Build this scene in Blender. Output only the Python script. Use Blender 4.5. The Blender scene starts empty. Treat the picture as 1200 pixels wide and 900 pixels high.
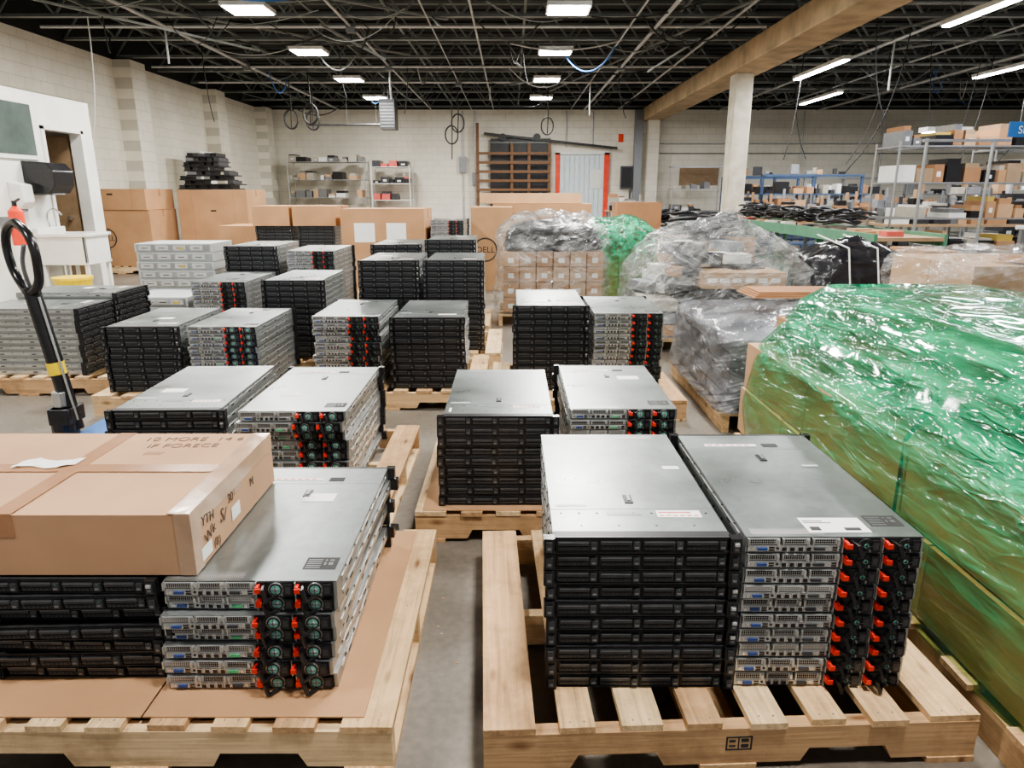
import bpy, math, random, bmesh
from mathutils import Vector, Matrix, noise
random.seed(7)
S=bpy.context.scene
COL=S.collection

# ------------------------------------------------------------------ materials
MATS={}
def _nt(name):
    m=bpy.data.materials.new(name); m.use_nodes=True
    nt=m.node_tree; b=nt.nodes['Principled BSDF']
    MATS[name]=m
    return m,nt,b
def ramp(nt,fac,stops):
    r=nt.nodes.new('ShaderNodeValToRGB'); e=r.color_ramp.elements
    e[0].position=stops[0][0]; e[0].color=(*stops[0][1],1)
    e[1].position=stops[-1][0]; e[1].color=(*stops[-1][1],1)
    for p,c in stops[1:-1]:
        k=e.new(p); k.color=(*c,1)
    nt.links.new(fac,r.inputs[0]); return r.outputs[0]
def coords(nt,scale=(1,1,1),rot=(0,0,0),kind='Object'):
    t=nt.nodes.new('ShaderNodeTexCoord'); mp=nt.nodes.new('ShaderNodeMapping')
    mp.inputs['Scale'].default_value=scale
    if any(rot):
        m0=nt.nodes.new('ShaderNodeMapping'); m0.inputs['Rotation'].default_value=rot
        nt.links.new(t.outputs[kind],m0.inputs[0]); nt.links.new(m0.outputs[0],mp.inputs[0])
    else: nt.links.new(t.outputs[kind],mp.inputs[0])
    return mp.outputs[0]
def noisetex(nt,vec,scale,detail=3,rough=.5,dist=0):
    n=nt.nodes.new('ShaderNodeTexNoise'); n.inputs['Scale'].default_value=scale
    n.inputs['Detail'].default_value=detail; n.inputs['Roughness'].default_value=rough
    n.inputs['Distortion'].default_value=dist
    nt.links.new(vec,n.inputs['Vector']); return n.outputs[0]
def bump(nt,b,h,strength,dist=.01):
    n=nt.nodes.new('ShaderNodeBump'); n.inputs['Strength'].default_value=strength
    n.inputs['Distance'].default_value=dist
    nt.links.new(h,n.inputs['Height']); nt.links.new(n.outputs[0],b.inputs['Normal'])
def math_(nt,op,a,b=None,clamp=False):
    n=nt.nodes.new('ShaderNodeMath'); n.operation=op; n.use_clamp=clamp
    for i,x in enumerate((a,b)):
        if x is None: continue
        if isinstance(x,(int,float)): n.inputs[i].default_value=x
        else: nt.links.new(x,n.inputs[i])
    return n.outputs[0]
def mul(c,k): return tuple(min(1,x*k) for x in c)
def simple(name,col,rough=.5,metal=0,var=.12,scale=8,bmp=0,stretch=(1,1,1),spec=.5,emis=None,es=0):
    m,nt,b=_nt(name)
    b.inputs['Roughness'].default_value=rough; b.inputs['Metallic'].default_value=metal
    b.inputs['Specular IOR Level'].default_value=spec
    v=coords(nt,stretch); n=noisetex(nt,v,scale,4)
    c=ramp(nt,n,[(.3,mul(col,1-var)),(.7,mul(col,1+var))])
    nt.links.new(c,b.inputs['Base Color'])
    if bmp: bump(nt,b,n,bmp)
    if emis:
        b.inputs['Emission Color'].default_value=(*emis,1); b.inputs['Emission Strength'].default_value=es
    return m
def steel(name,col,rough,metal):
    m,nt,b=_nt(name); b.inputs['Metallic'].default_value=metal
    v=coords(nt); n=noisetex(nt,v,2.5,6,.6)
    vo=nt.nodes.new('ShaderNodeTexVoronoi'); vo.inputs['Scale'].default_value=38; nt.links.new(v,vo.inputs['Vector'])
    c=ramp(nt,n,[(.3,mul(col,.80)),(.7,mul(col,1.16))])
    g=ramp(nt,vo.outputs['Color'],[(.2,(.91,.91,.91)),(.8,(1,1,1))])
    mx=nt.nodes.new('ShaderNodeMixRGB'); mx.blend_type='MULTIPLY'; mx.inputs[0].default_value=1
    nt.links.new(c,mx.inputs[1]); nt.links.new(g,mx.inputs[2]); nt.links.new(mx.outputs[0],b.inputs['Base Color'])
    r=ramp(nt,n,[(.3,(rough-.06,)*3),(.7,(rough+.08,)*3)]); nt.links.new(r,b.inputs['Roughness'])
steel('steel_top',(.30,.33,.325),.31,.76)
simple('steel_side',(.40,.42,.42),.38,.75,.12,6)
simple('steel_bright',(.60,.61,.60),.3,.8,.15,25)
simple('steel_light',(.56,.57,.56),.42,.4,.10,16)
simple('array_grey',(.52,.55,.56),.45,.3,.06,6)
simple('seam_dark',(.05,.05,.05),.6,.2)
simple('black_plastic',(.014,.014,.016),.36,0,.2,30)
simple('black_gloss',(.018,.018,.02),.22,0,.2,30)
simple('dark_grey',(.07,.073,.08),.32,.45,.2,40)
simple('mid_grey',(.25,.26,.27),.36,.6,.1,20)
simple('port_blue',(.035,.07,.24),.4)
simple('red_latch',(.72,.05,.03),.38)
simple('fan_teal',(.20,.50,.42),.4,.1)
simple('led_green',(.1,.45,.2),.4)
simple('white_label',(.80,.80,.78),.55,0,.04)
simple('print_black',(.03,.03,.03),.7)
simple('marker_ink',(.08,.06,.05),.7)
simple('print_red',(.60,.12,.10),.6)
simple('white_plastic',(.78,.78,.75),.4,0,.04)
simple('white_paint',(.78,.78,.74),.5,0,.06,3)
simple('yellow_paint',(.85,.62,.03),.45)
simple('red_paint',(.80,.07,.03),.45)
simple('blue_paint',(.03,.14,.40),.45)
simple('blue_rack',(.05,.09,.17),.5)
simple('green_paint',(.10,.26,.16),.5)
simple('deck_black',(.022,.023,.022),.8)
simple('truss_steel',(.15,.17,.16),.5,.2,.25,3)
simple('truss_light',(.28,.30,.29),.45,.3,.25,3)
simple('pipe_grey',(.55,.56,.56),.4,.3)
simple('chrome',(.7,.71,.72),.25,.95,.05)
simple('shelf_steel',(.42,.43,.44),.35,.7,.1)
simple('concrete_beam',(.50,.38,.24),.85,0,.25,3,.2)
simple('concrete_col',(.58,.54,.44),.85,0,.18,5,.2)
simple('brown_wood',(.17,.085,.04),.6,0,.3,10,.1,(1,1,8))
simple('dark_door',(.03,.032,.034),.5,0,.2)
simple('interior_tan',(.33,.23,.14),.7)
simple('curtain_plastic',(.66,.76,.80),.25,0,.15,10,0,(6,1,.4))
simple('glass_dark',(.10,.13,.12),.1,0,.3,2)
simple('wood_bench',(.42,.28,.16),.5,0,.15,5)
simple('bin_yellow',(.50,.37,.09),.5)
simple('foam_grey',(.26,.27,.29),.6)
simple('beige_metal',(.42,.39,.33),.5)
simple('emit_light',(1,1,1),.5,emis=(1,.98,.95),es=22)

def cardboard(name,col,var=.12):
    m,nt,b=_nt(name)
    b.inputs['Roughness'].default_value=.78; b.inputs['Specular IOR Level'].default_value=.25
    v=coords(nt); n=noisetex(nt,v,2.3,5,.55)
    c=ramp(nt,n,[(.3,mul(col,1-var)),(.7,mul(col,1+var))])
    nt.links.new(c,b.inputs['Base Color'])
    v2=coords(nt,(1,1,1)); n2=noisetex(nt,v2,14,3)
    bump(nt,b,n2,.12,.01)
cardboard('cardboard',(.45,.262,.142))
cardboard('cardboard_light',(.53,.345,.205))
cardboard('cardboard_carton',(.48,.295,.18))
cardboard('cardboard_dark',(.35,.19,.10))
simple('packing_tape',(.39,.21,.115),.22,0,.1,10,.05)
simple('clear_tape',(.46,.31,.21),.12,0,.15,14,.12)

def wood(name,col,axis):
    m,nt,b=_nt(name)
    b.inputs['Roughness'].default_value=.75; b.inputs['Specular IOR Level'].default_value=.3
    st=(34,1.2,34) if axis=='y' else (1.2,34,34)
    v=coords(nt,st); n=noisetex(nt,v,1.6,6,.62,.7)
    c=ramp(nt,n,[(.25,mul(col,.55)),(.46,mul(col,.92)),(.75,mul(col,1.22))])
    v2=coords(nt,(14,4,9) if axis=='y' else (4,14,9))
    vo=nt.nodes.new('ShaderNodeTexVoronoi'); vo.inputs['Scale'].default_value=1
    nt.links.new(v2,vo.inputs['Vector'])
    k=ramp(nt,vo.outputs['Distance'],[(.05,(.28,.18,.11)),(.18,(1,1,1))])
    mx=nt.nodes.new('ShaderNodeMixRGB'); mx.blend_type='MULTIPLY'; mx.inputs[0].default_value=.85
    nt.links.new(c,mx.inputs[1]); nt.links.new(k,mx.inputs[2])
    v3=coords(nt); n3=noisetex(nt,v3,5,6,.7)
    g=ramp(nt,n3,[(.32,(.60,.56,.52)),(.55,(1,1,1))])
    m2=nt.nodes.new('ShaderNodeMixRGB'); m2.blend_type='MULTIPLY'; m2.inputs[0].default_value=.85
    nt.links.new(mx.outputs[0],m2.inputs[1]); nt.links.new(g,m2.inputs[2])
    nt.links.new(m2.outputs[0],b.inputs['Base Color'])
    bump(nt,b,n,.4,.004)
for i,c in enumerate([(.70,.48,.27),(.57,.365,.20),(.77,.565,.34)]):
    wood('pine_y%d'%i,c,'y'); wood('pine_x%d'%i,c,'x')

def perforated():
    m,nt,b=_nt('perforated')
    b.inputs['Roughness'].default_value=.4; b.inputs['Metallic'].default_value=.6
    v=coords(nt)
    vo=nt.nodes.new('ShaderNodeTexVoronoi'); vo.inputs['Scale'].default_value=190; vo.inputs['Randomness'].default_value=0
    nt.links.new(v,vo.inputs['Vector'])
    c=ramp(nt,vo.outputs['Distance'],[(.42,(.012,.012,.012)),(.55,(.45,.45,.45))])
    nt.links.new(c,b.inputs['Base Color'])
perforated()

def block_wall(name,axis,col=(.88,.845,.74)):
    m,nt,b=_nt(name)
    b.inputs['Roughness'].default_value=.6
    t=nt.nodes.new('ShaderNodeTexCoord'); sp=nt.nodes.new('ShaderNodeSeparateXYZ'); cb=nt.nodes.new('ShaderNodeCombineXYZ')
    nt.links.new(t.outputs['Object'],sp.inputs[0])
    nt.links.new(sp.outputs['X' if axis=='x' else 'Y'],cb.inputs[0]); nt.links.new(sp.outputs['Z'],cb.inputs[1])
    br=nt.nodes.new('ShaderNodeTexBrick'); br.inputs['Scale'].default_value=1
    br.inputs['Brick Width'].default_value=.4; br.inputs['Row Height'].default_value=.2
    br.inputs['Mortar Size'].default_value=.007; br.inputs['Mortar Smooth'].default_value=.8
    br.inputs['Color1'].default_value=(*col,1); br.inputs['Color2'].default_value=(*mul(col,.96),1)
    br.inputs['Mortar'].default_value=(*mul(col,.72),1)
    nt.links.new(cb.outputs[0],br.inputs['Vector'])
    v=coords(nt); n=noisetex(nt,v,.9,5,.6)
    g=ramp(nt,n,[(.3,(.86,.85,.82)),(.6,(1,1,1))])
    mx=nt.nodes.new('ShaderNodeMixRGB'); mx.blend_type='MULTIPLY'; mx.inputs[0].default_value=1
    nt.links.new(br.outputs['Color'],mx.inputs[1]); nt.links.new(g,mx.inputs[2])
    nt.links.new(mx.outputs[0],b.inputs['Base Color'])
    bump(nt,b,math_(nt,'SUBTRACT',1,br.outputs['Fac']),.4,.01)
block_wall('block_x','x'); block_wall('block_y','y')

def concrete_floor():
    m,nt,b=_nt('concrete_floor')
    v=coords(nt); n=noisetex(nt,v,1.1,8,.65,.3)
    c=ramp(nt,n,[(.25,(.125,.106,.086)),(.5,(.20,.175,.145)),(.75,(.29,.26,.22))])
    n2=noisetex(nt,v,35,3)
    g=ramp(nt,n2,[(.35,(.8,.8,.8)),(.65,(1.0,1.0,1.0))])
    mx=nt.nodes.new('ShaderNodeMixRGB'); mx.blend_type='MULTIPLY'; mx.inputs[0].default_value=1
    nt.links.new(c,mx.inputs[1]); nt.links.new(g,mx.inputs[2])
    nt.links.new(mx.outputs[0],b.inputs['Base Color'])
    r=ramp(nt,n,[(.3,(.3,.3,.3)),(.7,(.55,.55,.55))]); nt.links.new(r,b.inputs['Roughness'])
    bump(nt,b,n2,.08,.005)
concrete_floor()

def wrap(name,tint,film,lo,hi,rough=.10,grad=None,dirs=None,bs=1.0,sharp=13,dist=.05,bigamt=.35):
    """stretch film: mostly clear plastic with denser folds, fold highlights put into its colour; folds run along the winding direction"""
    m,nt,b=_nt(name)
    out=nt.nodes['Material Output']
    layers=[noisetex(nt,coords(nt,st,rot),sc,2,.45,.0) for st,rot,sc in dirs]
    rid=None; sm=None
    for k,n in enumerate(layers):
        a=math_(nt,'ABSOLUTE',math_(nt,'SUBTRACT',n,.5)); r=math_(nt,'SUBTRACT',1,math_(nt,'MULTIPLY',a,sharp),True)
        # every fold family shows up only in its own patches of the film
        gate=math_(nt,'MULTIPLY',math_(nt,'SUBTRACT',noisetex(nt,coords(nt,(1,1,1),(k*.7,k,1)),2.4,2),.40),4.0,True)
        r=math_(nt,'MULTIPLY',r,gate)
        rid=r if rid is None else math_(nt,'MAXIMUM',rid,r)
        sm=n if sm is None else math_(nt,'ADD',sm,n)
    sm=math_(nt,'MULTIPLY',sm,1/len(layers))
    big=noisetex(nt,coords(nt),2.0,3)
    h=math_(nt,'ADD',math_(nt,'MULTIPLY',rid,.20),math_(nt,'MULTIPLY',sm,1.3))
    b.inputs['Roughness'].default_value=rough; b.inputs['Specular IOR Level'].default_value=1.0
    b.inputs['Coat Weight'].default_value=.8; b.inputs['Coat Roughness'].default_value=.04
    cc=ramp(nt,sm,[(.40,mul(film,.42)),(.5,film),(.60,mul(film,1.8))]); nt.links.new(cc,b.inputs['Base Color'])  # highlights and dark troughs of the folds painted into the film colour
    bump(nt,b,h,bs,dist)
    tr=nt.nodes.new('ShaderNodeBsdfTransparent'); tr.inputs[0].default_value=(*tint,1)
    fac=math_(nt,'ADD',lo,math_(nt,'MULTIPLY',rid,hi-lo))
    fac=math_(nt,'ADD',fac,math_(nt,'MULTIPLY',math_(nt,'SUBTRACT',big,.45),bigamt),True)
    if grad:
        t=nt.nodes.new('ShaderNodeTexCoord'); sp=nt.nodes.new('ShaderNodeSeparateXYZ'); nt.links.new(t.outputs['Object'],sp.inputs[0])
        g=nt.nodes.new('ShaderNodeMapRange'); g.inputs['From Min'].default_value=grad[0]; g.inputs['From Max'].default_value=grad[1]
        g.inputs['To Min'].default_value=0; g.inputs['To Max'].default_value=grad[2]
        nt.links.new(sp.outputs['Z'],g.inputs['Value'])
        fac=math_(nt,'ADD',fac,g.outputs[0],True)
    fac=math_(nt,'MAXIMUM',fac,lo)
    ms=nt.nodes.new('ShaderNodeMixShader')
    nt.links.new(fac,ms.inputs[0]); nt.links.new(tr.outputs[0],ms.inputs[1]); nt.links.new(b.outputs[0],ms.inputs[2])
    nt.links.new(ms.outputs[0],out.inputs['Surface'])
DY=[((11,.30,11),(.10,0,.05),1.6),((14,.34,14),(-.14,0,-.12),1.5),((9,.35,9),(.24,0,.20),1.7)]
DZ=[((1.1,1.1,14),(.22,.25,0),1.9),((1.1,1.1,15),(-.35,-.45,.3),1.6),((1.5,1.5,11),(.6,.8,0),1.6)]
wrap('green_film',(.74,.86,.66),(.02,.35,.17),.20,.46,.11,(.50,.72,.46),DY,.9,13,.05,.3)
wrap('clear_film',(.92,.94,.94),(.66,.67,.68),.10,.46,.09,None,DZ,1,13,.06)
wrap('grey_film',(.80,.82,.85),(.46,.47,.50),.24,.58,.10,None,DZ,1,13,.06)
simple('black_film',(.022,.022,.026),.2,0,.3,6,.6,(1,1,3))

# ------------------------------------------------------------------ mesh builder
class MB:
    def __init__(s): s.v=[];s.f=[];s.m=[];s.names=[]
    def mi(s,n):
        if n not in s.names: s.names.append(n)
        return s.names.index(n)
    def box(s,x0,x1,y0,y1,z0,z1,m):
        i=len(s.v)
        s.v+=[(x0,y0,z0),(x1,y0,z0),(x1,y1,z0),(x0,y1,z0),(x0,y0,z1),(x1,y0,z1),(x1,y1,z1),(x0,y1,z1)]
        s.f+=[(i,i+3,i+2,i+1),(i+4,i+5,i+6,i+7),(i,i+1,i+5,i+4),(i+1,i+2,i+6,i+5),(i+2,i+3,i+7,i+6),(i+3,i,i+4,i+7)]
        s.m+=[s.mi(m)]*6
    def prism(s,pts,axis,a0,a1,m):
        i=len(s.v);n=len(pts)
        def P(p,a):
            return (a,p[0],p[1]) if axis=='x' else ((p[0],a,p[1]) if axis=='y' else (p[0],p[1],a))
        s.v+=[P(p,a0) for p in pts]+[P(p,a1) for p in pts]
        s.f.append(tuple(range(i,i+n))); s.f.append(tuple(range(i+2*n-1,i+n-1,-1)))
        for k in range(n):
            s.f.append((i+k,i+n+k,i+n+(k+1)%n,i+(k+1)%n))
        s.m+=[s.mi(m)]*(n+2)
    def cyl(s,c,r,a0,a1,axis,m,n=12,r2=None):
        r2=r if r2 is None else r2
        i=len(s.v)
        for a,rr in ((a0,r),(a1,r2)):
            for k in range(n):
                t=2*math.pi*k/n; p=(c[0]+rr*math.cos(t),c[1]+rr*math.sin(t))
                s.v.append((a,p[0],p[1]) if axis=='x' else ((p[0],a,p[1]) if axis=='y' else (p[0],p[1],a)))
        s.f.append(tuple(range(i,i+n))); s.f.append(tuple(range(i+2*n-1,i+n-1,-1)))
        for k in range(n): s.f.append((i+k,i+n+k,i+n+(k+1)%n,i+(k+1)%n))
        s.m+=[s.mi(m)]*(n+2)
    def bar(s,p,q,w,m):
        p=Vector(p);q=Vector(q);d=(q-p).normalized()
        u=d.cross(Vector((0,0,1))); 
        if u.length<.01: u=d.cross(Vector((0,1,0)))
        u.normalize(); t=d.cross(u); i=len(s.v)
        for e in (p,q):
            for a,b in ((-1,-1),(1,-1),(1,1),(-1,1)):
                s.v.append(tuple(e+u*a*w/2+t*b*w/2))
        s.f+=[(i,i+1,i+2,i+3),(i+7,i+6,i+5,i+4)]+[(i+k,i+4+k,i+4+(k+1)%4,i+(k+1)%4) for k in range(4)]
        s.m+=[s.mi(m)]*6
    def add(s,o,dx=0,dy=0,dz=0,rot=0,px=0,py=0):
        c,sn=math.cos(rot),math.sin(rot);i=len(s.v)
        s.v+=[((x-px)*c-(y-py)*sn+px+dx,(x-px)*sn+(y-py)*c+py+dy,z+dz) for x,y,z in o.v]
        s.f+=[tuple(k+i for k in f) for f in o.f]
        mp=[s.mi(n) for n in o.names]; s.m+=[mp[k] for k in o.m]
    def build(s,name,loc=(0,0,0),rot=0,parent=None,bevel=0,smooth=False):
        me=bpy.data.meshes.new(name); me.from_pydata(s.v,[],s.f)
        for n in s.names: me.materials.append(MATS[n])
        me.polygons.foreach_set('material_index',s.m)
        me.update()
        bm=bmesh.new(); bm.from_mesh(me); bmesh.ops.recalc_face_normals(bm,faces=bm.faces); bm.to_mesh(me); bm.free()
        if smooth: me.polygons.foreach_set('use_smooth',[True]*len(me.polygons))
        o=bpy.data.objects.new(name,me); COL.objects.link(o)
        o.location=loc; o.rotation_euler=(0,0,rot)
        if bevel:
            b=o.modifiers.new('bevel','BEVEL'); b.width=bevel; b.segments=2; b.limit_method='ANGLE'
        if parent: attach(o,parent)
        return o
def attach(o,p):
    o.parent=p; o.matrix_parent_inverse=(Matrix.Translation(p.location)@p.rotation_euler.to_matrix().to_4x4()).inverted()
def empty(name,loc):
    e=bpy.data.objects.new(name,None); e.empty_display_size=.1; COL.objects.link(e); e.location=loc; return e
def tube(name,pts,r,mat,parent=None,cyclic=False,smooth=True):
    c=bpy.data.curves.new(name,'CURVE'); c.dimensions='3D'; c.bevel_depth=r; c.bevel_resolution=2; c.resolution_u=6
    sp=c.splines.new('BEZIER' if smooth else 'POLY')
    if smooth:
        sp.bezier_points.add(len(pts)-1)
        for b,p in zip(sp.bezier_points,pts): b.co=p; b.handle_left_type=b.handle_right_type='AUTO'
    else:
        sp.points.add(len(pts)-1)
        for b,p in zip(sp.points,pts): b.co=(*p,1)
    sp.use_cyclic_u=cyclic
    c.materials.append(MATS[mat]); o=bpy.data.objects.new(name,c); COL.objects.link(o)
    c.use_fill_caps=True
    if parent: attach(o,parent)
    return o
def text(name,body,loc,rot,size,mat,parent=None,ext=.0006,off=0):
    c=bpy.data.curves.new(name,'FONT'); c.body=body; c.size=size; c.extrude=ext; c.align_x='CENTER'; c.offset=off
    c.materials.append(MATS[mat]); o=bpy.data.objects.new(name,c); COL.objects.link(o)
    o.location=loc; o.rotation_euler=rot
    if parent: attach(o,parent)
    return o

# ------------------------------------------------------------------ room
FX0,FX1,BY=-8.0,16.8,24.0
WT=3.94
m=MB(); m.box(FX0-.2,FX1+.2,-5,BY+.2,-.1,0,'concrete_floor'); m.build('floor')
m=MB(); m.box(FX0-.2,FX1+.2,-5,BY+.2,4.66,4.75,'deck_black')
for k in range(60): m.box(FX0,FX1,-4.8+k*.48,-4.6+k*.48,4.63,4.66,'deck_black')
m.build('ceiling')
m=MB(); m.box(FX0,FX1,BY,BY+.2,0,WT,'block_x'); m.box(FX0,FX1,BY,BY+.2,WT,4.66,'deck_black'); m.build('wall_back')
m=MB(); m.box(FX0-.2,FX0,-5,BY,0,WT,'block_y'); m.box(FX0-.2,FX0,-5,BY,WT,4.66,'deck_black')
for y in (15.2,19.4,23.2): m.box(FX0,FX0+.35,y,y+.6,0,WT,'block_y')
m.build('wall_left')
m=MB(); m.box(FX1,FX1+.2,-5,BY,0,WT,'block_y'); m.box(FX1,FX1+.2,-5,BY,WT,4.66,'deck_black'); m.build('wall_right')

m=MB(); X=-5.9
m.box(X-.12,X,6.3,9.32,0,2.5,'white_paint'); m.box(X-.12,X,9.32,10.12,2.15,2.5,'white_paint'); m.box(X-.12,X,10.12,10.4,0,2.5,'white_paint')
m.box(-8,X-.12,10.28,10.4,0,2.5,'white_paint'); m.box(-8,X-.12,6.3,6.42,0,2.5,'white_paint'); m.box(-8,X,6.3,10.4,2.5,2.56,'white_paint')
m.box(-7.0,-6.9,6.42,10.28,0,2.5,'interior_tan')
m.build('wall_partition')
m=MB()
m.box(X-.14,X+.02,9.27,9.33,0,2.18,'white_plastic'); m.box(X-.14,X+.02,10.10,10.16,0,2.18,'white_plastic'); m.box(X-.14,X+.02,9.27,10.16,2.14,2.2,'white_plastic')
m.build('trim_1')
m=MB(); m.box(-6.86,-6.10,10.14,10.18,0.01,2.12,'interior_tan'); m.cyl((-6.2,1.02),.03,10.06,10.14,'y','chrome'); m.build('door_1')
m=MB(); m.box(X,X+.03,8.35,9.15,1.76,2.45,'white_plastic'); m.box(X+.03,X+.035,8.41,9.09,1.81,2.40,'glass_dark'); m.build('window_1')

for k in range(14):
    y=1.8+k*1.7
    m=MB()
    for s in (-1,1):
        m.box(FX0,FX1,y+s*.035-.02,y+s*.035+.02,4.0,4.006,'truss_light'); m.box(FX0,FX1,y+s*.016-.003,y+s*.016+.003,4.006,4.05,'truss_light')
    m.box(FX0,FX1,y-.06,y+.06,4.58,4.63,'truss_steel')
    x=FX0;up=False
    while x<FX1-.01:
        a=(x,y,4.03 if not up else 4.6);b=(min(x+.45,FX1),y,4.6 if not up else 4.03)
        m.bar(a,b,.03,'truss_light' if up else 'truss_steel'); x+=.45; up=not up
    m.build('roof_truss')
m=MB()
for x in (-6.4,-4.9,-3.1,-1.9,.2,2.6,7.5,10.5,13.5):
    m.box(x-.02,x+.02,.5,BY-.02,4.05,4.09,'truss_steel')
m.build('truss_bridging')
m=MB()
for x,z,r in ((-5.6,3.96,.03),(-2.6,3.95,.02),(-.6,3.96,.018),(2.3,3.92,.03),(6.6,3.9,.03),(9.8,3.92,.03),(1.9,3.96,.015),(-1.3,3.95,.012),(3.4,3.94,.02),(8.1,3.93,.02)):
    m.cyl((x,z),r,.5,BY-.02,'y','pipe_grey',8)
for y,z in ((5.5,3.93),(9,3.93),(12.4,3.95),(16,3.93),(18.3,3.95)): m.cyl((y,z),.025,FX0+.4,4.1,'x','pipe_grey',8)
for y,z in ((7.5,3.9),(10.6,3.88),(13.2,3.92),(15.5,3.9),(19,3.9)): m.cyl((y,z),.03,4.95,FX1-.1,'x','truss_light',8)
# junction boxes and pipe drops
for x,y in ((-2.6,12.4),(-.6,9),(2.3,12.4),(-5.6,16),(-2.6,16),(2.3,16),(6.6,10.6),(9.8,13.2),(-1.3,18.3)): m.box(x-.07,x+.07,y-.07,y+.07,3.86,3.98,'mid_grey')
for x,y,z in ((-2.6,16.1,3.3),(1.9,18.3,3.2),(6.6,13.2,3.1),(8.1,10.6,3.2),(-5.6,12.4,3.4)): m.cyl((x,y),.018,z,3.95,'z','pipe_grey',8)
m.build('ceiling_conduit')
m=MB()
for a,b in (((-7.5,9,3.97),(-2,15,3.98)),((-6,8,3.97),(-1,12,3.97)),((3.6,10,3.96),(1,20,3.97)),((8,8,3.97),(5.2,16,3.97)),((-3,12,3.9),(-2.2,13.2,3.6)),((-6.5,10.5,3.9),(-4.3,13,3.7)),((12,9,3.9),(7,14,3.9)),((11,6,3.9),(5.5,11,3.95)),((.0,15,3.9),(.15,13.6,3.55)),((-1.2,11.5,3.9),(-1.0,10.7,3.6)),((3.2,13,3.9),(2.6,14.5,3.6))): m.bar(a,b,.03,'truss_light')
m.build('ceiling_brace')
R=random.Random(78); e=empty('ceiling_cabling',(0,10,4))
for k in range(95):
    x=R.uniform(-7,13); y=R.uniform(9.5,22)
    dx=R.uniform(-2.0,2.0); dy=R.uniform(-1.2,1.2); sag=R.uniform(.04,.42)
    mt=R.choice(('print_black','print_black','print_black','truss_light','blue_paint','pipe_grey')); rr=R.choice((.008,.011,.015))
    if y<11.5 or min(y+dy,y)<11: sag*=.35
    pts=[(x+dx*t,y+dy*t,3.98-sag*4*t*(1-t)) for t in (0,.25,.5,.75,1)]
    if min(abs(p[0]-4.5) for p in pts)<.6: continue
    tube('cable_%d'%k,pts,rr,mt,e)
m=MB(); m.box(4.2,4.85,0,BY-.01,3.60,3.98,'concrete_beam'); m.build('ceiling_beam',bevel=.02)
m=MB(); m.box(4.33,4.68,14.6,15.0,0,3.60,'concrete_col'); m.build('concrete_column',bevel=.02)
m=MB(); m.box(4.35,4.7,23.6,23.99,0,3.60,'block_x'); m.build('wall_pilaster')
m=MB(); m.box(3.95,4.2,23.75,23.99,0,3.92,'mid_grey'); m.build('electrical_duct')

def panel(x,y,w=.6,l=.6,p=60,z=3.86):
    e=empty('ceiling_light',(x,y,z))
    m=MB(); m.box(-w/2-.03,w/2+.03,-l/2-.03,l/2+.03,.012,.07,'white_plastic'); m.box(-w/2,w/2,-l/2,l/2,0,.012,'emit_light')
    for sx in (-1,1): m.bar((sx*w*.4,0,.07),(sx*w*.4,0,.2),.008,'chrome')
    m.build('fixture',(x,y,z),parent=e)
    L=bpy.data.lights.new('lamp','AREA'); L.shape='RECTANGLE'; L.size=w; L.size_y=l; L.energy=p; L.color=(1,.965,.90)
    o=bpy.data.objects.new('lamp',L); COL.objects.link(o); o.location=(x,y,z-.01); attach(o,e)
for x in (-3.75,.8):
    for y in (1.0,4.4,7.6,11.0,14.1,17.4,20.6):  # fixtures nearest the camera are out of view, added for illumination
        panel(x,y,.56,.5,82)
        if y==11.0: panel(x+.25,y-1.0,.5,.45,30)
def strip(x,y,p=70,z=3.50):
    e=empty('strip_light',(x,y,z))
    m=MB(); m.box(-.07,.07,-1.1,1.1,.02,.08,'white_plastic'); m.box(-.05,.05,-1.08,1.08,0,.02,'emit_light')
    m.bar((0,-.8,.08),(0,-.8,.5),.008,'chrome'); m.bar((0,.8,.08),(0,.8,.5),.008,'chrome')
    m.build('fixture',(x,y,z),parent=e)
    L=bpy.data.lights.new('lamp','AREA'); L.shape='RECTANGLE'; L.size=.12; L.size_y=2.1; L.energy=p; L.color=(.97,.98,1)
    o=bpy.data.objects.new('lamp',L); COL.objects.link(o); o.location=(x,y,z-.01); attach(o,e)
for x,y in ((5.6,13.8),(5.8,9.2),(5.6,4.0),(9.0,13.6),(7.3,17.8),(9.4,8.5),(12.5,17)): strip(x,y,85)

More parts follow.
